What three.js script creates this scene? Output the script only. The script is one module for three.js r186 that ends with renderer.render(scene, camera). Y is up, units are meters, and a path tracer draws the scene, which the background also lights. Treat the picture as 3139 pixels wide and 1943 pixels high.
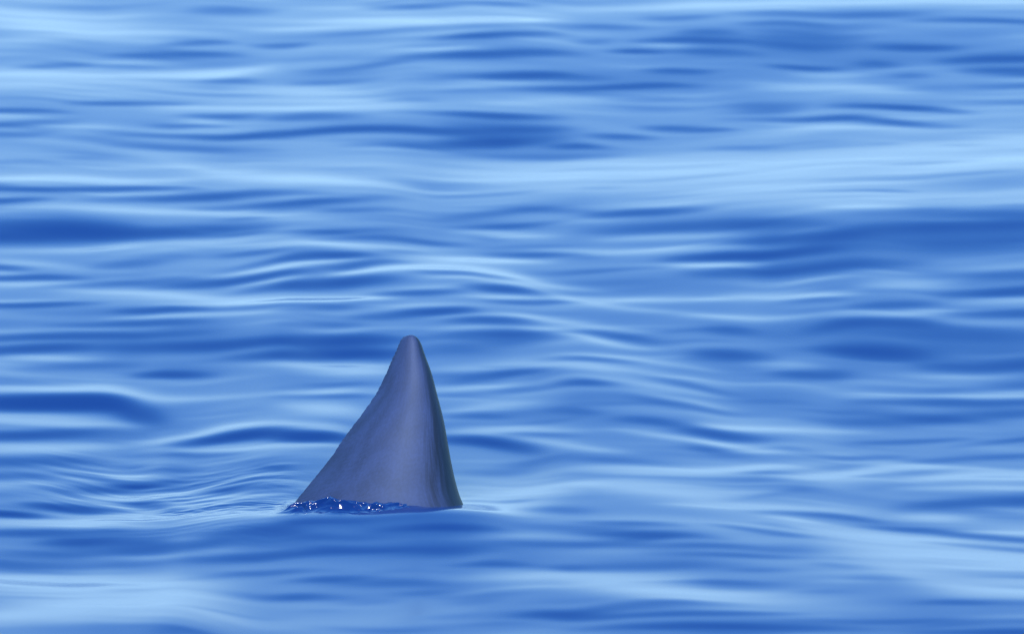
import * as THREE from 'three';
import { createNoise2D, createNoise3D } from 'simplex-noise';

// ---------------------------------------------------------------- camera, sky, sun, exposure
const RAD = Math.PI / 180;
const PX = 0.00088;            // metres per photograph pixel at the fin
const DIST = 20, PITCH = 17 * RAD, LEAN = 57 * RAD, PW = 3139, PH = 1943;
const FIN_PX = 1150, FIN_PY = 1545;   // where the fin meets the water in the photograph
const scene = new THREE.Scene();
const halfH = PH / 2 * PX / DIST;
const camera = new THREE.PerspectiveCamera(2 * Math.atan(halfH) / RAD, PW / PH, 0.5, 9000);
const fwd = new THREE.Vector3(0, -Math.sin(PITCH), -Math.cos(PITCH));
const upv = new THREE.Vector3(0, Math.cos(PITCH), -Math.sin(PITCH));
const rgt = new THREE.Vector3(1, 0, 0);
camera.position.set(0, 0, 0)
  .addScaledVector(fwd, -DIST)
  .addScaledVector(rgt, -(FIN_PX - PW / 2) * PX)
  .addScaledVector(upv, (FIN_PY - PH / 2) * PX);
camera.lookAt(camera.position.clone().add(fwd));
camera.updateMatrixWorld();
camera.focus = DIST;
camera.userData.fStop = 4.4;

function makeSky() {
  const W = 64, H = 512, d = new Float32Array(W * H * 4);
  // clear deep blue sky: elevation in degrees -> linear radiance
  const stops = [[0, 0.66, 1.08, 1.36], [8, 0.62, 1.08, 1.41], [14, 0.51, 1.03, 1.51], [20, 0.37, 0.90, 1.58], [28, 0.21, 0.70, 1.46], [40, 0.10, 0.43, 1.12], [58, 0.05, 0.25, 0.85], [90, 0.03, 0.15, 0.66]];
  for (let j = 0; j < H; j++) {
    const el = Math.max(0, (j + 0.5) / H * 180 - 90);
    let k = 0; while (k < stops.length - 2 && el > stops[k + 1][0]) k++;
    const a = stops[k], b = stops[k + 1], t = (el - a[0]) / (b[0] - a[0]);
    for (let i = 0; i < W; i++) {
      const o = (j * W + i) * 4;
      for (let c = 0; c < 3; c++) d[o + c] = a[c + 1] + (b[c + 1] - a[c + 1]) * t;
      d[o + 3] = 1;
    }
  }
  const t = new THREE.DataTexture(d, W, H, THREE.RGBAFormat, THREE.FloatType);
  t.mapping = THREE.EquirectangularReflectionMapping;
  t.magFilter = t.minFilter = THREE.LinearFilter;
  t.needsUpdate = true;
  return t;
}
const skyTexture = makeSky();
scene.background = skyTexture;
scene.environment = skyTexture;

const SUN_AZ = -6 * RAD, SUN_EL = 93 * RAD;     // high overhead, a little beyond the fin
const sun = new THREE.DirectionalLight(new THREE.Color(1.0, 0.97, 0.92), 2.2);
sun.position.set(Math.sin(SUN_AZ) * Math.cos(SUN_EL), Math.sin(SUN_EL), Math.cos(SUN_AZ) * Math.cos(SUN_EL)).multiplyScalar(30);
sun.castShadow = true;
sun.shadow.mapSize.set(2048, 2048);
Object.assign(sun.shadow.camera, { left: -4, right: 4, top: 6, bottom: -6, near: 1, far: 60 });
scene.add(sun, sun.target);
const EXPOSURE = 1.7;

// ---------------------------------------------------------------- helpers
let seed = 20240611;
const rand = () => { seed |= 0; seed = seed + 0x6D2B79F5 | 0; let t = Math.imul(seed ^ seed >>> 15, 1 | seed); t = t + Math.imul(t ^ t >>> 7, 61 | t) ^ t; return ((t ^ t >>> 14) >>> 0) / 4294967296; };
const n2 = createNoise2D(rand), n3 = createNoise3D(rand);
const clamp = (v, a, b) => Math.min(b, Math.max(a, v));
const smooth = (a, b, v) => { const t = clamp((v - a) / (b - a), 0, 1); return t * t * (3 - 2 * t); };
const ray = new THREE.Vector3();
// photograph pixel -> point of the water at height h
function onWater(px, py, h = 0) {
  ray.copy(fwd).addScaledVector(rgt, (px - PW / 2) * PX / DIST).addScaledVector(upv, (PH / 2 - py) * PX / DIST);
  const t = (h - camera.position.y) / ray.y;
  return [camera.position.x + ray.x * t, camera.position.z + ray.z * t];
}

// ---------------------------------------------------------------- the waves, read off the photograph
// each tile: [x0, y0, scale]; each wave: strength of its face (minus: its back), half thickness, then points along it, in tile units
const TILES = {
  a: [0, 0, 0.655], b: [1500, 0, 0.671], c: [0, 450, 0.463], d: [1000, 700, 0.463],
  e: [1500, 500, 0.671], f: [0, 1100, 0.4093], g: [1900, 1250, 0.5072], h: [300, 1500, 0.696], i: [600, 1350, 0.4503], swell: [0, 0, 1.285],
};
const WAVES = {
  a: [[.5,14,900,45,1100,45,1300,50],[.8,14,1700,25,1900,30,2150,30],[-.7,14,1000,85,1480,98,1900,100,2443,95],[-.7,40,0,60,400,120,800,150],[-.4,20,0,200,200,180,600,150],
    [.8,9,720,215,850,205,1000,195,1100,200],[.8,10,1180,210,1320,213,1450,205],[.7,11,500,262,800,255,1000,252,1150,260],[.8,9,80,318,250,308,420,300],[.4,12,500,310,800,310,1200,300],
    [.4,10,1480,160,1620,160,1900,140,2443,120],[.5,8,2050,185,2250,170,2443,160],[.6,12,1700,300,2000,265,2200,258,2443,252],[.5,10,1330,330,1600,325,1900,290],[.6,9,950,380,1100,375,1200,378],
    [.5,10,1350,385,1500,385,1800,370],[.7,10,2250,360,2443,352],[.5,8,2050,430,2300,420,2443,415],[.4,10,1750,468,1900,466,2050,470],[.9,9,300,488,500,485,650,487,880,485],[.9,9,-60,522,150,522,320,525],
    [.8,10,-60,592,150,578,350,568],[.5,10,-60,635,150,632,300,600],[.7,10,860,540,1050,545,1200,540],[.6,8,690,590,850,592,1050,588],[1.1,12,480,635,800,635,1000,645,1200,635,1400,620,1600,605,1850,605,2100,615,2443,605],
    [.8,14,1600,680,1800,675,2000,685,2200,670,2443,655],[.6,10,1800,520,2100,530,2300,540,2443,545],[.5,10,500,680,750,690,1000,700,1300,700],[.5,12,1250,560,1450,545,1700,550],
    [-.6,16,-60,350,300,345,500,350],[-.5,16,-60,400,400,390,900,400],[-.7,14,400,355,900,350,1100,340,1300,300],[-.6,20,700,510,1000,500,1250,500,1700,490,2100,490],[-.5,18,1100,420,1500,430,1800,440],
    [-.5,10,-60,545,300,548],[-.5,9,850,567,1050,567],[-.4,14,200,600,500,600]],
  b: [[.7,10,-60,14,100,22,230,25],[.6,10,700,80,850,85,1050,75],[.5,12,1100,60,1400,65,1800,68,2100,50],[.9,9,1900,98,2150,95,2350,98,2520,105],[.6,10,300,125,500,120,700,125],[.6,9,1150,110,1350,105,1550,115],
    [.7,9,-60,165,150,158,350,160],[.7,9,850,148,1000,145,1150,150],[.9,9,650,190,850,182,1050,187,1200,190],[.5,9,400,195,550,185],[1.1,8,560,235,660,232,800,240],[.7,12,0,245,200,240,450,245],
    [.5,10,850,235,1000,235,1250,250],[.5,30,1200,180,1400,195,1700,180],[1,11,1750,215,1950,220,2150,220],[1,12,2050,280,2250,270,2520,268],[.7,10,1680,290,1850,295],[1,8,1280,300,1450,310,1620,318],
    [.8,11,720,320,870,322,1020,328],[.7,12,0,350,250,345,550,355],[.9,14,2150,325,2300,325,2520,330],[.5,9,1850,345,2000,345],[1,9,180,405,380,402,600,395,800,385,980,390],[.4,10,500,450,700,455,900,450],
    [.4,10,2200,390,2520,390],[.4,10,2150,465,2520,465],[.5,20,1100,485,1300,490,1450,480],[1.3,11,1550,480,1800,485,2000,495,2200,510],[1,11,1050,540,1300,540,1450,545,1650,535,1850,555,2050,575,2200,575],
    [.7,9,0,525,150,530,350,528],[.9,10,700,580,850,582,1100,590],[.45,25,0,590,150,600,350,600],[.8,10,450,620,600,620,750,625],[.9,9,280,665,400,665,530,668],[.6,12,0,650,150,650],[.6,14,0,705,200,710,450,710,600,705],
    [.35,9,1000,675,1200,675,1350,670],[.35,6,1750,655,1870,653],[.35,6,2060,660,2250,662],[.4,6,1800,755,2000,745,2240,733],[.35,6,420,862,600,855],[.5,8,-60,890,100,882,230,870],[.6,8,1450,880,1800,875,1950,882],
    [-.6,40,0,770,400,770,900,750,1400,720,1900,670,2520,620],[-.65,40,0,840,600,830,1200,820,1800,810,2520,720],[-.8,14,300,50,700,40,1000,25,1600,10,2520,12],[-.5,8,0,95,250,95],[-.4,8,700,208,900,210],
    [-.5,12,0,375,300,380],[-.5,12,0,475,300,460,700,470,1000,475],[-.5,10,1400,340,1700,345],[-.6,12,1200,400,1600,395,2000,420],[-.4,10,1300,565,1700,570]],
  c: [[.4,14,-80,110,200,100,400,120,800,130],[.3,12,1050,150,1300,150,1500,150],[.3,10,400,75,700,75],[1,13,-80,285,400,290,900,278,1100,275,1330,275],[.4,14,-80,260,100,260],[1,13,-80,370,150,355,350,350],
    [.8,18,450,365,900,350,1200,345,1500,320,1800,305,2200,320],[.9,18,1150,415,1500,405,1800,385,2100,365,2376,350],[.5,12,2100,430,2300,425],[.4,10,1500,480,1750,470],[1.1,42,-300,560,200,550,400,545,700,545,900,550],
    [1,28,-80,600,500,580,900,580,1200,565,1500,535,1800,520],[.5,10,1500,585,1800,560],[.6,12,1950,590,2200,570,2376,560],[.5,10,2050,625,2250,610,2376,600],[.6,14,1450,720,1700,700,1900,690],[.5,22,600,800,900,770,1250,730],
    [.9,18,1450,830,1750,770,1950,730,2100,715,2300,715],[1,16,1000,935,1300,920,1550,890,1800,850,2050,815,2300,785],[.9,24,1500,975,1800,930,2100,905,2300,890],[1,13,-80,790,80,805,190,818],[.8,14,-80,875,250,865,420,870,600,870],
    [.4,14,150,940,500,920,900,900],[.8,13,-80,1052,200,1050,450,1040,700,1035],[.9,15,750,1090,1000,1085,1200,1075,1400,1080],[.5,14,1400,1080,1900,1050,2300,1035],[.7,18,300,1185,700,1180,1100,1160,1400,1150],
    [.6,16,-80,1275,400,1250,900,1250,1400,1225],[.9,22,-80,1355,300,1330,600,1325],[.9,24,700,1320,1200,1320,1700,1300,2300,1280],[.9,20,1500,1390,1900,1380,2300,1370],[.6,18,900,1510,1100,1495,1400,1500],[.4,18,100,1470,500,1450,900,1440],
    [-.8,16,-80,220,400,210,900,230,1500,200],[-.7,30,900,60,1500,180,2100,220,2376,240],[-.5,8,600,320,900,315,1200,310],[-.7,16,-80,430,150,410,400,405,900,430,1500,440,2000,470,2376,460],
    [-.7,14,-80,690,500,690,900,650,1300,630,2000,590],[-.6,14,700,720,1000,690,1300,660,1900,640,2300,640],[-.6,18,-80,750,250,780,600,830,900,830],[-.6,10,-80,835,150,840],[-.6,12,-80,905,300,905,900,870,1300,840],
    [-1,10,1300,870,1600,835,1900,790,2150,760,2300,745],[-.6,8,1500,930,1800,890,2100,855,2300,835],[-.7,22,400,975,900,970,1400,1000,2000,1010,2300,1000],[-.5,8,-80,1025,400,1020],[-.9,12,1000,1045,1500,1040,2000,1015,2300,1005],
    [-.8,11,700,1140,1100,1120,1500,1105,2000,1100],[-.6,12,-80,1225,600,1205,1100,1195],[-.5,10,-80,1305,200,1290,600,1280],[-.7,24,-80,1420,400,1400,700,1400],[-.5,14,1300,1440,1800,1440,2300,1440]],
  d: [[.7,16,200,70,450,70,700,95,950,120],[.5,10,0,25,150,25],[.5,14,950,50,1150,75],[.9,14,0,195,150,185,300,180],[.9,16,0,300,200,250,400,220,600,230],[.5,10,350,150,600,155],[.7,14,1050,165,1300,175,1500,170,1800,190],
    [1,16,550,285,750,290,950,300,1100,320,1250,335],[.7,30,0,370,300,350,600,330],[.9,18,300,440,600,430,900,420],[1.1,22,900,390,1100,395,1300,410,1500,440],[.9,14,1050,480,1300,490,1500,480,1700,490],
    [1.2,22,150,590,400,580,650,555,900,545,1000,540],[.6,12,0,530,200,520],[.5,16,0,640,250,640],[.9,22,800,610,1000,600,1200,600,1400,620],[.8,18,1500,680,1800,690,2050,730,2200,750],
    [.9,26,600,710,900,700,1150,690,1400,700,1600,720],[.8,30,0,730,250,740,450,740,650,740],[1,24,0,830,250,825,400,830,600,825],[.6,40,650,780,900,780,1200,760,1500,770],[.7,16,1400,860,1650,860,1900,870,2100,890],
    [.3,4,1040,915,1300,910],[1,20,800,1030,1000,985,1200,950,1450,940,1600,945],[.8,18,1500,1020,1700,1025,1900,1030],[.5,18,750,1110,1000,1085,1300,1060,1600,1060],[.5,12,0,1040,300,1020],[.7,14,0,1110,250,1105],
    [.6,16,1900,950,2150,980,2376,1030],[.6,18,2000,1110,2200,1140,2376,1170],[.7,20,1900,1260,2150,1270,2376,1320],[.6,16,1500,1200,1800,1220],[.5,14,800,1250,1000,1240,1200,1245],[.6,12,1150,1355,1400,1355,1650,1375],
    [1.7,26,700,1393,950,1400,1150,1420,1350,1460,1450,1490],[.9,18,0,1385,150,1380],
    [-.6,16,0,100,300,130,600,130,1000,130],[-1,12,350,200,600,190,900,200,1200,210,1500,220],[-1.1,14,0,325,200,290,400,260,650,255,900,270,1150,295,1300,330,1450,370,1650,400,1900,420],
    [-.8,12,700,325,950,330,1150,350,1300,380,1550,450,1750,490,2000,530,2376,560],[-.7,12,1700,460,2000,470,2376,470],[-.4,12,450,410,700,395,950,385],[-.5,12,0,480,200,470,400,475],[-.6,12,900,450,1150,455,1500,465],
    [-.5,12,300,540,600,510,1000,510],[-.8,14,700,590,1000,570,1250,575,1500,610,1800,650,2200,690],[-.6,12,0,690,300,670],[-.6,12,650,670,1000,655,1200,650],[-1,12,1200,650,1450,670,1650,700,1800,740,2000,780,2200,800],
    [-.8,30,0,920,250,930,500,930],[-.9,22,700,930,1000,920,1300,900,1600,900,1900,930,2376,1000],[-.7,12,1500,830,1750,840,2000,860,2300,900],[-.8,14,1600,970,1900,1000,2100,1030,2376,1070],
    [-.6,16,800,1060,1100,1040,1300,1010],[-.7,16,800,1210,1100,1170,1500,1150],[-.8,16,0,1080,200,1070],[-.9,24,0,1190,250,1200],[-.7,16,0,1310,150,1320],[-.6,14,2000,1080,2376,1140],
    [-.8,18,800,1345,1050,1330,1350,1320,1700,1340],[-.9,12,1250,1390,1450,1410,1700,1450,2000,1480],[-.8,12,1900,1330,2150,1360,2376,1390]],
  e: [[.8,14,450,240,700,225,1000,215],[.7,12,0,230,200,210,500,225],[.7,10,0,290,150,285,350,265],[.7,18,450,305,900,290,1300,275,1600,290],[.85,17,900,370,1200,350,1500,345,1800,305,2100,290,2560,285],
    [1.3,16,800,437,1050,430,1300,418,1600,395],[.5,26,1400,380,1800,370,2200,370,2560,360],[.9,20,900,502,1050,500,1400,490,1700,470,2000,450],[.5,14,1700,235,2000,230,2520,240],[.3,30,1700,320,2560,300],
    [.7,14,2200,525,2520,515],[1,16,2050,605,2250,595,2560,580],[.6,12,1350,625,1600,620],[.8,14,1650,655,1850,650,2050,640],[.9,14,2150,690,2520,682],[1,20,1450,765,1650,725,1850,720,2050,730],
    [1,20,1500,850,1750,865,2000,870],[.5,40,1600,800,2000,800,2560,790],[.9,24,1950,920,2200,935,2560,915],[.9,20,900,880,1050,875,1300,890],[.8,18,1300,960,1500,965,1650,960],
    [.6,16,1700,1030,2000,1040,2520,1010],[.8,16,1650,1090,1950,1085,2250,1090,2520,1080],[.5,14,1000,760,1200,770],
    [-.6,12,0,315,300,335],[-.7,10,500,350,800,335,1200,335],[-.8,9,200,395,600,405,1000,385,1200,380],[-1,8,820,465,1000,470,1250,462],[-.9,10,950,620,1200,608,1500,603,1700,595],[-.8,10,900,695,1200,708,1500,695],
    [-.9,10,1550,692,1850,695,2100,675],[-.5,12,2100,640,2520,625],[-.7,12,1700,560,2100,550],[-.6,16,2050,720,2520,740],[-.5,12,2100,490,2520,470],[-.7,14,1200,910,1500,930],[-.6,16,1500,985,1900,985,2300,960],
    [-.8,14,1600,1055,2000,1050,2520,1055],[-.55,30,500,170,900,190,1300,175,1800,165,2520,175],[-.6,8,1550,205,1900,205]],
  f: [[.7,16,1000,120,1300,115,1600,125],[2.6,52,-250,330,0,330,300,325,600,320,850,322,950,345,1050,390,1200,450],[1.2,30,900,400,1100,440,1250,490],[1,26,-150,585,300,565,600,545,900,525],
    [2.1,32,1280,635,1550,610,1800,570,1980,555,2150,575,2443,590],[.9,14,1050,715,1300,705,1550,720,1800,710],[.6,30,-100,770,400,760,800,750],[.4,24,-100,880,400,860,900,840],[.7,14,1050,830,1250,822,1480,840],
    [.6,10,950,800,1100,785],[.9,24,500,985,800,970,1100,945,1400,900],[.9,10,1900,810,1980,800,2080,810],[.9,10,2020,825,2120,815,2190,822],[1.7,26,150,1085,400,1100,650,1120,850,1130,1050,1152],
    [1.5,20,-150,1150,100,1160,250,1170,350,1185],[1.4,22,920,1070,1080,1080,1200,1105,1330,1130],[1.3,18,1760,1065,1920,1080,2120,1100],[.6,16,1250,1045,1400,1070,1600,1110],[.6,8,1540,985,1700,985,1800,985],
    [.8,28,-150,1300,500,1290,1000,1280],[.7,20,300,1375,800,1365],
    [-.9,20,-150,225,400,225,800,215,980,250,1150,295,1500,290,2000,270],[-1,24,-150,440,300,460,700,485,1000,490],[-.8,24,-150,680,500,665,1000,640],[-.9,16,900,610,1150,610,1400,580,1700,510,1950,485,2250,490],
    [-.9,16,1050,665,1400,680,1700,680,2000,655,2443,640],[-.6,20,-100,940,500,920],[-.5,16,800,890,1100,870],[-.8,20,600,1040,1000,1010,1500,1020,2000,1020],[-1,16,700,1080,950,1110,1150,1150],
    [-.9,12,1150,1050,1400,1090,1650,1130],[-1,26,-150,1235,600,1215,1200,1185,2443,1160]],
  g: [[1,24,400,110,650,160,900,195],[.9,20,400,225,600,260,820,290],[.5,16,0,320,400,345,750,352],[.9,24,1100,65,1500,80,1900,60,2560,15],[.4,14,900,240,1300,245],[.9,6,1390,206,1700,198,2100,178],
    [1.1,7,1150,292,1400,297,1700,282],[1.1,8,720,388,1000,388,1250,362,1500,335],[.6,12,1500,330,1800,315,2100,295,2520,275],[.9,7,1050,465,1400,415,1750,385,2000,365],[.3,6,0,412,400,425,820,425],
    [.4,10,1450,490,1600,475,1750,455],[.8,5,1990,230,2200,205,2520,175],[.7,6,600,570,900,525,1200,480],[1,26,1650,600,1950,575,2560,555],[.8,14,800,630,1100,638,1350,655,1600,690],[1.1,12,560,712,850,745,1130,780],
    [.7,11,850,700,1100,735],[1.2,15,1450,715,1850,735,2100,765,2520,800],[1.1,13,1800,800,2200,832,2520,862],[1,12,0,700,200,708,390,720],[.8,14,0,765,350,775,650,795],[.7,16,0,830,350,835,750,835],
    [.6,12,150,880,600,890,1150,908],[.4,10,700,985,990,980],[.5,9,1300,910,1400,915],[.6,11,1190,945,1450,970],[.7,12,1400,1035,1770,1040],[.3,9,1050,1115,1350,1115],[.4,10,100,1055,550,1050],[.5,10,1830,1180,2200,1185],
    [1,14,-100,1268,300,1250,800,1248,1150,1255],[.9,16,0,1335,500,1325,1000,1335,1900,1355],[1.1,18,1800,1360,2520,1365],[.4,10,2100,1020,2520,1030],
    [-.8,14,450,95,600,110,1000,125,1500,140],[-.8,14,450,195,750,245,1000,260],[-.9,20,0,370,500,375,900,350,1400,330],[-.8,20,900,410,1200,420,1600,360,1950,345],[-.8,30,0,480,500,520,1000,500],
    [-.9,14,1700,430,2000,410,2520,415],[-.7,14,1700,480,2520,480],[-.7,20,300,590,800,600,1500,620],[-.6,16,1700,650,2100,660],[-.6,14,2100,740,2520,750],[-.5,10,900,660,1200,690],[-.8,50,1200,850,1700,890,2520,920],
    [-.7,40,0,1100,800,1180,1600,1200],[-.6,40,1600,1000,2000,1080,2520,1080]],
  h: [[.8,16,750,150,1000,145,1300,130,1500,140],[1.2,12,1230,185,1500,182,1780,185],[.9,18,400,200,700,190,900,205,1280,225],[1.1,26,-550,295,100,270,400,255,550,235],[1.2,18,350,315,600,305,850,285,1100,270,1400,275,1650,280],
    [.9,26,-550,350,0,330,300,330],[.6,10,350,395,600,375,850,355,950,350],[1,11,830,400,1000,395,1200,385],[.6,10,1220,352,1330,350,1450,345],[.9,11,1560,333,1720,330,1900,332],[.6,10,2020,350,2120,348],
    [.6,12,20,448,130,445,260,448],[.5,12,780,475,950,470],[.6,11,1300,462,1450,455,1560,448],[.5,11,1060,510,1300,490],[.5,12,1550,500,1750,490],[.4,11,900,530,1050,535],[.7,11,1850,560,2080,555,2280,570],
    [.5,11,1350,570,1650,555],[.8,14,850,600,1000,605,1300,625,1500,610],[.6,14,250,630,500,630],[.8,14,1850,90,2000,90,2180,100],[.9,18,1800,170,2100,175,2300,185],[.7,16,1780,240,2000,245,2200,250],
    [-1.1,26,800,95,1100,98,1400,90,1700,70,2000,60],[-.7,12,900,175,1150,190],[-.6,10,900,235,1200,245,1500,240,1900,210],[-.7,14,600,345,900,320,1300,310,1600,310,1800,290],[-.6,8,300,225,480,225],
    [-.8,30,-550,400,300,420,600,440],[-.8,40,-550,560,0,520,600,480,900,440],[-.8,40,500,560,900,560,1200,550,1600,530],[-.6,30,1500,400,2000,380,2443,400],[-.5,20,0,145,400,120]],
  i: [[.5,10,1780,370,1860,375,1900,385],[.9,9,2000,425,2150,415,2290,400],[.4,30,1800,230,2100,200,2300,150],[.9,8,1790,403,1960,412],[-.8,24,1800,300,2200,320,2443,310],[-.7,18,1900,370,2300,360]],
  swell: [[.55,45,1450,580,1900,590,2700,570],[.55,50,1650,800,2000,810,2700,820],[.35,40,1900,680,2700,700],[.4,50,1250,130,1800,110,2700,130],[.4,30,1000,190,1500,200,2000,190],[.45,36,900,340,1400,330],[.5,40,-300,565,450,570],
    [.45,36,-300,830,600,820,1200,820],[-.5,45,-300,400,800,410,1700,420],[-.5,40,1700,420,2200,380,2700,370],[-.45,40,-300,195,600,200,1000,230],[-.6,60,-300,1440,500,1430,1500,1420],[-.55,60,1400,1390,2700,1380],
    [-.45,50,1050,1130,1700,1130,2700,1120],[-.4,40,-300,50,500,60],[-.45,30,-300,900,600,920],[-.4,24,500,1215,1000,1215,1500,1190],[-.9,40,500,1300,1100,1290,1500,1285,2000,1280,2700,1270],[-.5,30,-300,1330,400,1330,1100,1340]],
};
const SLOPE = 0.14, BACK = 0.112, REACH = 1.8;   // slope of a face of strength 1; metres over which a swell levels out

// grid lines: fine where the picture is and finest round the fin, then wider and wider out to the horizon
function lines(parts, far) {
  const out = [parts[0][0]];
  for (const [, to, step] of parts) { const from = out[out.length - 1], n = Math.round((to - from) / step); for (let k = 1; k <= n; k++) out.push(from + (to - from) * k / n); }
  let lo = out[0], hi = out[out.length - 1], s0 = out[1] - out[0], s1 = hi - out[out.length - 2];
  const a = [], b = [];
  while (lo > far[0]) { s0 *= 1.07; lo -= s0; a.push(lo); }
  while (hi < far[1]) { s1 *= 1.07; hi += s1; b.push(hi); }
  return Float64Array.from([...a.reverse(), ...out, ...b]);
}
const XS = lines([[-1.75, -0.5, 0.010], [-0.5, 0.26, 0.0026], [0.26, 2.6, 0.010]], [-4000, 4000]);
const ZTOP = onWater(PW / 2, 0)[1], ZBOT = onWater(PW / 2, PH)[1];
const ZS = lines([[ZTOP - 0.7, -3, 0.011], [-3, -0.3, 0.009], [-0.3, -0.02, 0.006], [-0.02, 0.22, 0.0032], [0.22, ZBOT + 0.6, 0.0085]], [-6000, 60]);
const NX = XS.length, NZ = ZS.length;
const S = new Float32Array(NX * NZ), Hgt = new Float32Array(NX * NZ);
const find = (A, v) => { let lo = 0, hi = A.length - 1; while (hi - lo > 1) { const m = lo + hi >> 1; if (A[m] > v) hi = m; else lo = m; } return lo; };
function heightAt(x, z) {
  const i = find(XS, x), j = find(ZS, z), u = clamp((x - XS[i]) / (XS[i + 1] - XS[i]), 0, 1), v = clamp((z - ZS[j]) / (ZS[j + 1] - ZS[j]), 0, 1), o = j * NX + i;
  return (Hgt[o] * (1 - u) + Hgt[o + 1] * u) * (1 - v) + (Hgt[o + NX] * (1 - u) + Hgt[o + NX + 1] * u) * v;
}
// one wave face: a line X -> Z with half width and strength along it
function face(X, Z, G, A) {
  const n = X.length;
  let k = 0;
  for (let i = find(XS, X[0]) + 1; i < NX && XS[i] <= X[n - 1]; i++) {
    const x = XS[i];
    while (k < n - 2 && X[k + 1] < x) k++;
    const t = clamp((x - X[k]) / Math.max(1e-6, X[k + 1] - X[k]), 0, 1);
    const z = Z[k] + (Z[k + 1] - Z[k]) * t, g = G[k] + (G[k + 1] - G[k]) * t, a = A[k] + (A[k + 1] - A[k]) * t;
    for (let j = find(ZS, z - 3 * g); j < NZ && ZS[j] < z + 3 * g; j++) { const d = (ZS[j] - z) / g; S[j * NX + i] += a * Math.exp(-0.5 * d * d); }
  }
}
const spline = (p, q, r, s, t) => 0.5 * (2 * q + (r - p) * t + (2 * p - 5 * q + 4 * r - s) * t * t + (3 * q - p - 3 * r + s) * t * t * t);
const traced = [];
for (const key in WAVES) {
  const [x0, y0, sc] = TILES[key];
  for (const w of WAVES[key]) {
    const pts = [];
    for (let k = 2; k < w.length; k += 2) pts.push([x0 + w[k] * sc, y0 + w[k + 1] * sc]);
    if (w[2] <= 0) pts.unshift([pts[0][0] - 150, pts[0][1] - 150 * (pts[1][1] - pts[0][1]) / (pts[1][0] - pts[0][0])]);
    const e = pts.length - 1;
    if (w[w.length - 2] >= 2300) pts.push([pts[e][0] + 150, pts[e][1] + 150 * (pts[e][1] - pts[e - 1][1]) / (pts[e][0] - pts[e - 1][0])]);
    if (key !== 'swell') { const lengthen = (p, q) => { p[0] += (p[0] - q[0]) * 0.16; p[1] += (p[1] - q[1]) * 0.16; }; lengthen(pts[0], pts[1]); lengthen(pts[pts.length - 1], pts[pts.length - 2]); }
    const P = k => pts[clamp(k, 0, pts.length - 1)], out = [], m = (pts.length - 1) * 12, gain = key === 'swell' ? (w[0] > 0 ? 0.65 : 0.6) : ({ h: w[0] > 0 ? 0.68 : 1.35, g: w[0] > 0 ? 0.75 : 1.2, f: w[0] > 0 ? 1.05 : 1.1 })[key] || 1;
    for (let k = 0; k <= m; k++) {
      const s = Math.min(pts.length - 2, Math.floor(k / 12)), t = k / 12 - s;
      const px = P(s)[0] + (P(s + 1)[0] - P(s)[0]) * t, py = spline(P(s - 1)[1], P(s)[1], P(s + 1)[1], P(s + 2)[1], t);
      const end = Math.pow(Math.sin(Math.PI * clamp(k / m, 0, 1)), 0.7) || 0, a = w[0] * (w[0] < 0 ? BACK : SLOPE) * end * 1.2 * gain;
      out.push({ px, py, a, g: w[1] * sc * 1.1 * (0.55 + 0.45 * end), h: 0 });
    }
    traced.push(out);
  }
}
// ripples between the traced waves and beyond the edges of the picture
const ripples = [];
for (let k = 0; k < 4200; k++) {
  const far = k >= 2600, q = rand();
  const z = far ? 3.5 - 20 * Math.pow(rand(), 1.1) : ZBOT + 0.4 - (ZBOT - ZTOP + 1) * rand(), x = far ? (rand() * 2 - 1) * 9 : -1.7 + 4.1 * rand();
  const inside = x > -1.8 && x < 2.5 && z > ZTOP - 0.5 && z < ZBOT + 0.4;
  const g = inside ? 0.011 + 0.026 * q * q : 0.03 + 0.07 * q * q, len = (inside ? 0.10 : 0.14) + g * (4 + 9 * rand());
  const drift = 0.16 * n2(x * 0.35, z * 0.2);
  ripples.push({ x, z, g, len, tilt: drift + (rand() - 0.5) * 0.2, bend: (rand() - 0.5) * 0.25, a: SLOPE * (inside ? 0.25 + 0.2 * smooth(0.1, 0.5, z) : 0.7) * (rand() - 0.5) * 2 });
}
function integrate() {
  // height whose fall towards the viewer is S, levelling out over REACH both ways
  Hgt.fill(0);
  const run = new Float64Array(NX);
  for (let j = 1; j < NZ; j++) {
    const dz = ZS[j] - ZS[j - 1], e = Math.exp(-dz / REACH);
    for (let i = 0; i < NX; i++) { run[i] = run[i] * e + (S[j * NX + i] + S[(j - 1) * NX + i]) / 2 * dz; Hgt[j * NX + i] -= run[i] / 2; }
  }
  run.fill(0);
  for (let j = NZ - 2; j >= 0; j--) {
    const dz = ZS[j + 1] - ZS[j], e = Math.exp(-dz / REACH);
    for (let i = 0; i < NX; i++) { run[i] = run[i] * e + (S[j * NX + i] + S[(j + 1) * NX + i]) / 2 * dz; Hgt[j * NX + i] += run[i] / 2; }
  }
}
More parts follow.
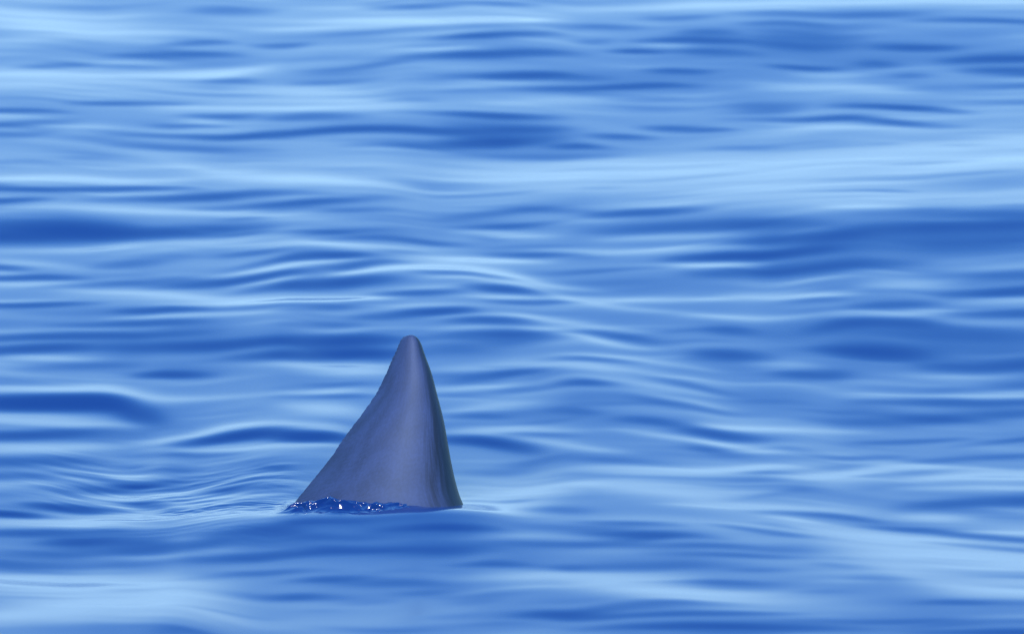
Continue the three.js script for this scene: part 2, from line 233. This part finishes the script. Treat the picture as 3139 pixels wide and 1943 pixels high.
for (let pass = 0; pass < 4; pass++) {
  S.fill(0);
  for (const w of traced) {
    const X = [], Z = [], G = [], A = [];
    for (const p of w) {
      const [x, z] = onWater(p.px, p.py, p.h), [, zb] = onWater(p.px, p.py + p.g, p.h);
      if (pass < 3) p.h += 0.7 * (heightAt(x, z) - p.h) * (pass ? 1 : 0);
      const q = onWater(p.px, p.py, p.h);
      X.push(q[0]); Z.push(q[1]); const dep = Math.atan2(camera.position.y, camera.position.z - z);
      G.push(Math.max(0.012, Math.abs(zb - z) * Math.sin(dep) / Math.sin(Math.max(0.06, dep + Math.atan(p.a))))); A.push(p.a);
    }
    face(X, Z, G, A);
  }
  for (const r of ripples) {
    const X = [], Z = [], G = [], A = [];
    for (let k = 0; k <= 10; k++) { const t = k / 5 - 1; X.push(r.x + r.len * t); Z.push(r.z + r.len * (r.tilt * t + r.bend * t * t)); G.push(r.g); A.push(r.a * (1 - t * t) * (1 - t * t)); }
    face(X, Z, G, A);
  }
  for (let k = 0; k < S.length; k++) S[k] = 0.24 * Math.tanh(S[k] / 0.24);
  // slope added in front of the fin to tip its reflection out of view
  const j0 = find(ZS, 0.1), j1 = find(ZS, 1.3), mean = new Float64Array(NZ);
  for (let i = find(XS, -0.8); XS[i] < 0.75; i++) {
    for (let j = j0 - 60; j < j1 + 40 && j < NZ; j++) mean[j] = S[j * NX + i];
    for (let j = j0 - 59; j < j1 + 40 && j < NZ; j++) { const e = Math.exp((ZS[j - 1] - ZS[j]) / 0.08); mean[j] = mean[j] * (1 - e) + mean[j - 1] * e; }
    for (let j = Math.min(NZ - 2, j1 + 38); j >= j0 - 60; j--) { const e = Math.exp((ZS[j] - ZS[j + 1]) / 0.08); mean[j] = mean[j] * (1 - e) + mean[j + 1] * e; }
    for (let j = j0; j <= j1; j++) {
      const d = ZS[j], least = Math.tan((Math.atan(0.335 / (d + 0.47)) - 18.8 * RAD) / 2) + 0.016, q = 0.012;
      const m = smooth(-0.5, -0.24, XS[i]) * (1 - smooth(0.18, 0.45, XS[i])) * smooth(0.1, 0.2, d) * (1 - smooth(1.1, 1.3, d)), o = j * NX + i;
      const lifted = S[o] + q * Math.log(1 + Math.exp((least - mean[j]) / q)), floor = least - 0.03;
      S[o] += m * (floor + 0.02 * Math.log(1 + Math.exp((lifted - floor) / 0.02)) - S[o]);
    }
  }
  // ripples have no abrupt ends: even them out along the crests
  const soft = 0.019;
  for (let j = 0; j < NZ; j++) {
    const o = j * NX;
    for (let n = 0; n < 2; n++) {
      for (let i = 1; i < NX; i++) { const e = Math.exp(-(XS[i] - XS[i - 1]) / soft); S[o + i] = S[o + i] * (1 - e) + S[o + i - 1] * e; }
      for (let i = NX - 2; i >= 0; i--) { const e = Math.exp(-(XS[i + 1] - XS[i]) / soft); S[o + i] = S[o + i] * (1 - e) + S[o + i + 1] * e; }
    }
  }
  integrate();
}

// ---------------------------------------------------------------- the fin's outline, from the photograph
const COSV = Math.cos(LEAN - PITCH - 1.6 * RAD);   // lean set to keep the fin's reflection off the near water
const outlineAt = (zx, zy) => [(880 + 0.41 * zx - FIN_PX) * PX, (FIN_PY - 980 - 0.41 * zy) * PX / COSV];
const TRAIL = [[10, 1440], [62, 1360], [108, 1300], [150, 1245], [200, 1185], [250, 1120], [340, 1000], [400, 900], [480, 790], [560, 680], [620, 595], [670, 510], [720, 400], [765, 290], [800, 210], [823, 148], [838, 118], [858, 100], [884, 92], [908, 89]].map(p => outlineAt(...p));
const LEAD = [[1345, 1440], [1300, 1345], [1280, 1290], [1250, 1180], [1220, 1040], [1195, 900], [1170, 760], [1140, 640], [1110, 530], [1080, 410], [1046, 310], [1036, 290], [1015, 230], [992, 160], [974, 126], [954, 104], [932, 92], [908, 89]].map(p => outlineAt(...p));
const edge = (E, y) => {
  if (y <= E[0][1]) { const s = (E[1][0] - E[0][0]) / (E[1][1] - E[0][1]); return E[0][0] + s * (y - E[0][1]); }
  let k = 0; while (k < E.length - 2 && E[k + 1][1] < y) k++;
  return E[k][0] + (E[k + 1][0] - E[k][0]) * (y - E[k][1]) / (E[k + 1][1] - E[k][1]);
};

const evened = E => { // the outline without its corners
  const top = E[E.length - 1][1];
  return y => {
    let s = 0, w = 0; const r = Math.min(0.03, 0.55 * Math.max(0, top - y));
    for (let k = -6; k <= 6; k++) { const g = Math.exp(-k * k / 14); s += g * edge(E, y + r * k / 6); w += g; }
    return s / w;
  };
};
const trailAt = evened(TRAIL), leadAt = evened(LEAD);

// ---------------------------------------------------------------- broken water where the fin cuts the surface
for (let j = 0; j < NZ; j++) {
  const z = ZS[j]; if (z < -1.6 || z > 0.52) continue;
  for (let i = 0; i < NX; i++) {
    const x = XS[i]; if (x < -1.2 || x > 0.6) continue;
    const o = j * NX + i;
    // low crest in front of the fin
    const crest = smooth(-0.75, -0.2, x) * (1 - smooth(0.15, 0.58, x));
    Hgt[o] += crest * (0.004 + 0.007 * smooth(-0.1, 0.2, x)) * Math.exp(-Math.pow((z - 0.15) / (z < 0.15 ? 0.07 : 0.3), 2)) * (1 - smooth(0.34, 0.5, z) * 0.999);
    // water lapping up along the near flank
    const along = smooth(-0.28, -0.2, x) * (1 - smooth(0.03, 0.15, x));
    const line = 0.08 + 0.010 * n2(x * 9, 2.2), ridge = along * Math.exp(-Math.pow((z - line) / (z < line ? 0.06 : 0.034), 2));
    if (ridge > 0.002) {
      const wx = x + 0.025 * n2(x * 14, z * 21 + 5), wz = z + 0.014 * n2(x * 17 + 8, z * 24);
      let f = 0, amp = 1, fx = 11, fz = 30;
      for (let k = 0; k < 4; k++) { const v = n3(wx * fx + 3 * k, wz * fz, k * 7.3); f += amp * (k < 2 ? v : 0.6 - 1.2 * Math.abs(v)); amp *= 0.45; fx *= 2.0; fz *= 1.7; }
      const lift = 0.75 + 0.35 * n2(x * 6 + 3, 8.1);
      Hgt[o] += ridge * ((0.024 + 0.012 * smooth(-0.02, -0.14, x)) * lift + 0.0095 * f);
    }
    // small chop trailing behind the fin
    const wake = smooth(-1.1, -0.6, x) * (1 - smooth(-0.30, -0.1, x)) * Math.exp(-Math.pow((z + 0.15 - (x + 0.5) * 0.35) / 0.3, 2));
    const patch = smooth(-0.3, 0.6, n2(x * 2.6 + 4, z * 5 + 30)), near = smooth(-0.75, -0.42, x) * Math.exp(-Math.pow((z - 0.0) / 0.07, 2));
    const bow = z + 0.10 * x * x + 0.05 * n2(x * 1.6, z * 2.0);
    const c = n2(x * 2.2 + 1.7, bow * 9) * 0.8 + n2(x * 4.5 + z * 2, bow * 22 + 4) * 0.26 + (0.10 * patch + 0.25 * near) * n2(x * 16 - z * 9, bow * 46 + 9);
    Hgt[o] += wake * 0.0027 * c;
  }
}

// ---------------------------------------------------------------- water surface
const pos = new Float32Array(NX * NZ * 3), nor = new Float32Array(NX * NZ * 3);
for (let j = 0; j < NZ; j++) for (let i = 0; i < NX; i++) {
  const o = j * NX + i, i0 = Math.max(0, i - 1), i1 = Math.min(NX - 1, i + 1), j0 = Math.max(0, j - 1), j1 = Math.min(NZ - 1, j + 1);
  pos.set([XS[i], Hgt[o], ZS[j]], o * 3);
  const hx = (Hgt[j * NX + i1] - Hgt[j * NX + i0]) / (XS[i1] - XS[i0]), hz = (Hgt[j1 * NX + i] - Hgt[j0 * NX + i]) / (ZS[j1] - ZS[j0]), l = Math.hypot(hx, hz, 1);
  nor.set([-hx / l, 1 / l, -hz / l], o * 3);
}
const idx = new Uint32Array((NX - 1) * (NZ - 1) * 6);
for (let j = 0, q = 0; j < NZ - 1; j++) for (let i = 0; i < NX - 1; i++) { const o = j * NX + i; idx.set([o, o + NX, o + 1, o + 1, o + NX, o + NX + 1], q); q += 6; }
const waterGeo = new THREE.BufferGeometry();
waterGeo.setAttribute('position', new THREE.BufferAttribute(pos, 3));
waterGeo.setAttribute('normal', new THREE.BufferAttribute(nor, 3));
waterGeo.setIndex(new THREE.BufferAttribute(idx, 1));
const waterMat = new THREE.MeshPhysicalMaterial({ color: new THREE.Color().setRGB(0.005, 0.025, 0.112), roughness: 0.12, ior: 1.333 });
const water = new THREE.Mesh(waterGeo, waterMat);
water.name = 'sea_water';
water.userData = { kind: 'structure', label: 'rippled deep blue sea surface reflecting pale sky', category: 'water' };
water.castShadow = water.receiveShadow = true;
scene.add(water);

// ---------------------------------------------------------------- the shark's fin
function skinTexture(size, fn, srgb) {
  const d = new Uint8Array(size * size * 4);
  for (let j = 0; j < size; j++) for (let i = 0; i < size; i++) { const c = fn(i / size, j / size), o = (j * size + i) * 4; d[o] = c[0]; d[o + 1] = c[1]; d[o + 2] = c[2]; d[o + 3] = 255; }
  const t = new THREE.DataTexture(d, size, size);
  t.wrapS = t.wrapT = THREE.ClampToEdgeWrapping; t.magFilter = t.minFilter = THREE.LinearFilter;
  if (srgb) t.colorSpace = THREE.SRGBColorSpace;
  t.needsUpdate = true;
  return t;
}
// u runs along the chord (0 at the leading edge), v up the fin; fibres follow the leading edge
const fibre = (u, v) => 0.5 * n2(u * 24 + 0.6 * n2(u * 3, v * 3), v * 2.2) + 0.3 * n2(u * 60, v * 5 + 9) + 0.2 * n2(u * 140, v * 14 + 3);
const weave = (u, v) => n2(u * 70 + v * 50, v * 26 - u * 12) * 0.6 + n2(u * 150 + v * 90, v * 50 - u * 20) * 0.4;
const bumpMap = skinTexture(1024, (u, v) => { const g = clamp(128 + 46 * fibre(u, v) + 52 * weave(u, v), 0, 255); return [g, g, g]; });
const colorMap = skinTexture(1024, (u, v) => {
  // dark streaks and painted-in shade along the leading edge and dark mottling towards the ragged trailing edge
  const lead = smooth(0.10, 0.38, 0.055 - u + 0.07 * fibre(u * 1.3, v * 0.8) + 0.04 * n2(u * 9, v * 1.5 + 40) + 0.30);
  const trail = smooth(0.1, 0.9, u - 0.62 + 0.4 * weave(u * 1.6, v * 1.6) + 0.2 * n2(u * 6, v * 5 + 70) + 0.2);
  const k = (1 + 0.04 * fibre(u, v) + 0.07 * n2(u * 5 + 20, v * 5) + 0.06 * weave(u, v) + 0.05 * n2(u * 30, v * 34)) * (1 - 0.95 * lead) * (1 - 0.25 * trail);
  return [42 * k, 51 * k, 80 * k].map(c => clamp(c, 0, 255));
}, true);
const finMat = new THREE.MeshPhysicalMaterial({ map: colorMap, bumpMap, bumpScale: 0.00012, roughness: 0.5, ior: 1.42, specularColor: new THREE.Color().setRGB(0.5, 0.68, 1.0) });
function makeFin() {
  const rows = 150, ring = 96, yTip = TRAIL[TRAIL.length - 1][1], y0 = -0.12, p = [], uv = [], ix = [];
  for (let r = 0; r <= rows; r++) {
    const t = r / rows, y = y0 + (yTip - y0) * (1 - Math.pow(1 - t, 1.7));
    const rag = 0.0011 * n2(y * 60, 3) + 0.0007 * n2(y * 170, 8);
    let xl = trailAt(Math.min(y, yTip)), xr = leadAt(Math.min(y, yTip));
    if (y < -0.02) { const d = -0.02 - y; xl -= d * d * 3; xr += d * d * 2; }
    const chord = Math.max(0, xr - xl), body = chord;
    const thick = 0.062 * Math.pow(body / 0.46, 0.85) ;
    for (let k = 0; k <= ring; k++) {
      const a = k / ring * Math.PI * 2, c = (1 - Math.cos(a)) / 2, side = Math.sin(a) >= 0 ? 1 : -1;   // c 0 = leading edge
      const M = 0.40, f = c < M ? Math.pow(Math.max(0, 1 - Math.pow((M - c) / M, 2)), 0.62) : 1 - Math.pow((c - M) / (1 - M), 1.7) * 0.985;
      p.push(xr - chord * c + (r < rows ? rag * Math.pow(c, 12) : 0), y, side * thick * f * 1.0);
      uv.push(c, (y - y0) / (yTip - y0));
    }
  }
  for (let r = 0; r < rows; r++) for (let k = 0; k < ring; k++) { const o = r * (ring + 1) + k, q = o + ring + 1; ix.push(o, q, o + 1, o + 1, q, q + 1); }
  const g = new THREE.BufferGeometry();
  g.setAttribute('position', new THREE.Float32BufferAttribute(p, 3));
  g.setAttribute('uv', new THREE.Float32BufferAttribute(uv, 2));
  g.setIndex(ix);
  g.computeVertexNormals();
  // close the seam of the normals
  const nn = g.attributes.normal;
  for (let r = 0; r <= rows; r++) { const a = r * (ring + 1), b = a + ring, v = new THREE.Vector3(nn.getX(a) + nn.getX(b), nn.getY(a) + nn.getY(b), nn.getZ(a) + nn.getZ(b)).normalize(); nn.setXYZ(a, v.x, v.y, v.z); nn.setXYZ(b, v.x, v.y, v.z); }
  if (nn.getZ(40 * (ring + 1) + 24) < 0) { for (let k = 0; k < nn.count; k++) nn.setXYZ(k, -nn.getX(k), -nn.getY(k), -nn.getZ(k)); const I = g.index.array; for (let k = 0; k < I.length; k += 3) { const s = I[k]; I[k] = I[k + 1]; I[k + 1] = s; } }
  return g;
}
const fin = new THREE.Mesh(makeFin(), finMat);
fin.rotation.x = -LEAN;
fin.name = 'shark_fin';
fin.userData = { label: 'dark slate blue shark dorsal fin rising out of the rippled sea', category: 'shark fin' };
fin.castShadow = fin.receiveShadow = true;
scene.add(fin);

const renderer = new THREE.WebGLRenderer({ antialias: true });
renderer.shadowMap.enabled = true;
renderer.toneMapping = THREE.LinearToneMapping;
renderer.toneMappingExposure = EXPOSURE;
console.log('grid', NX, NZ, NX * NZ * 2, 'cam', camera.position.toArray().map(v => v.toFixed(2)).join(' '), 'corners', onWater(0, 0), onWater(PW, 0), onWater(0, PH), onWater(PW, PH));
{ let lo = 9, hi = -9; for (const v of Hgt) { if (v < lo) lo = v; if (v > hi) hi = v; } console.log('heights', lo, hi, 'at fin', heightAt(0, 0.1)); }
renderer.render(scene, camera);
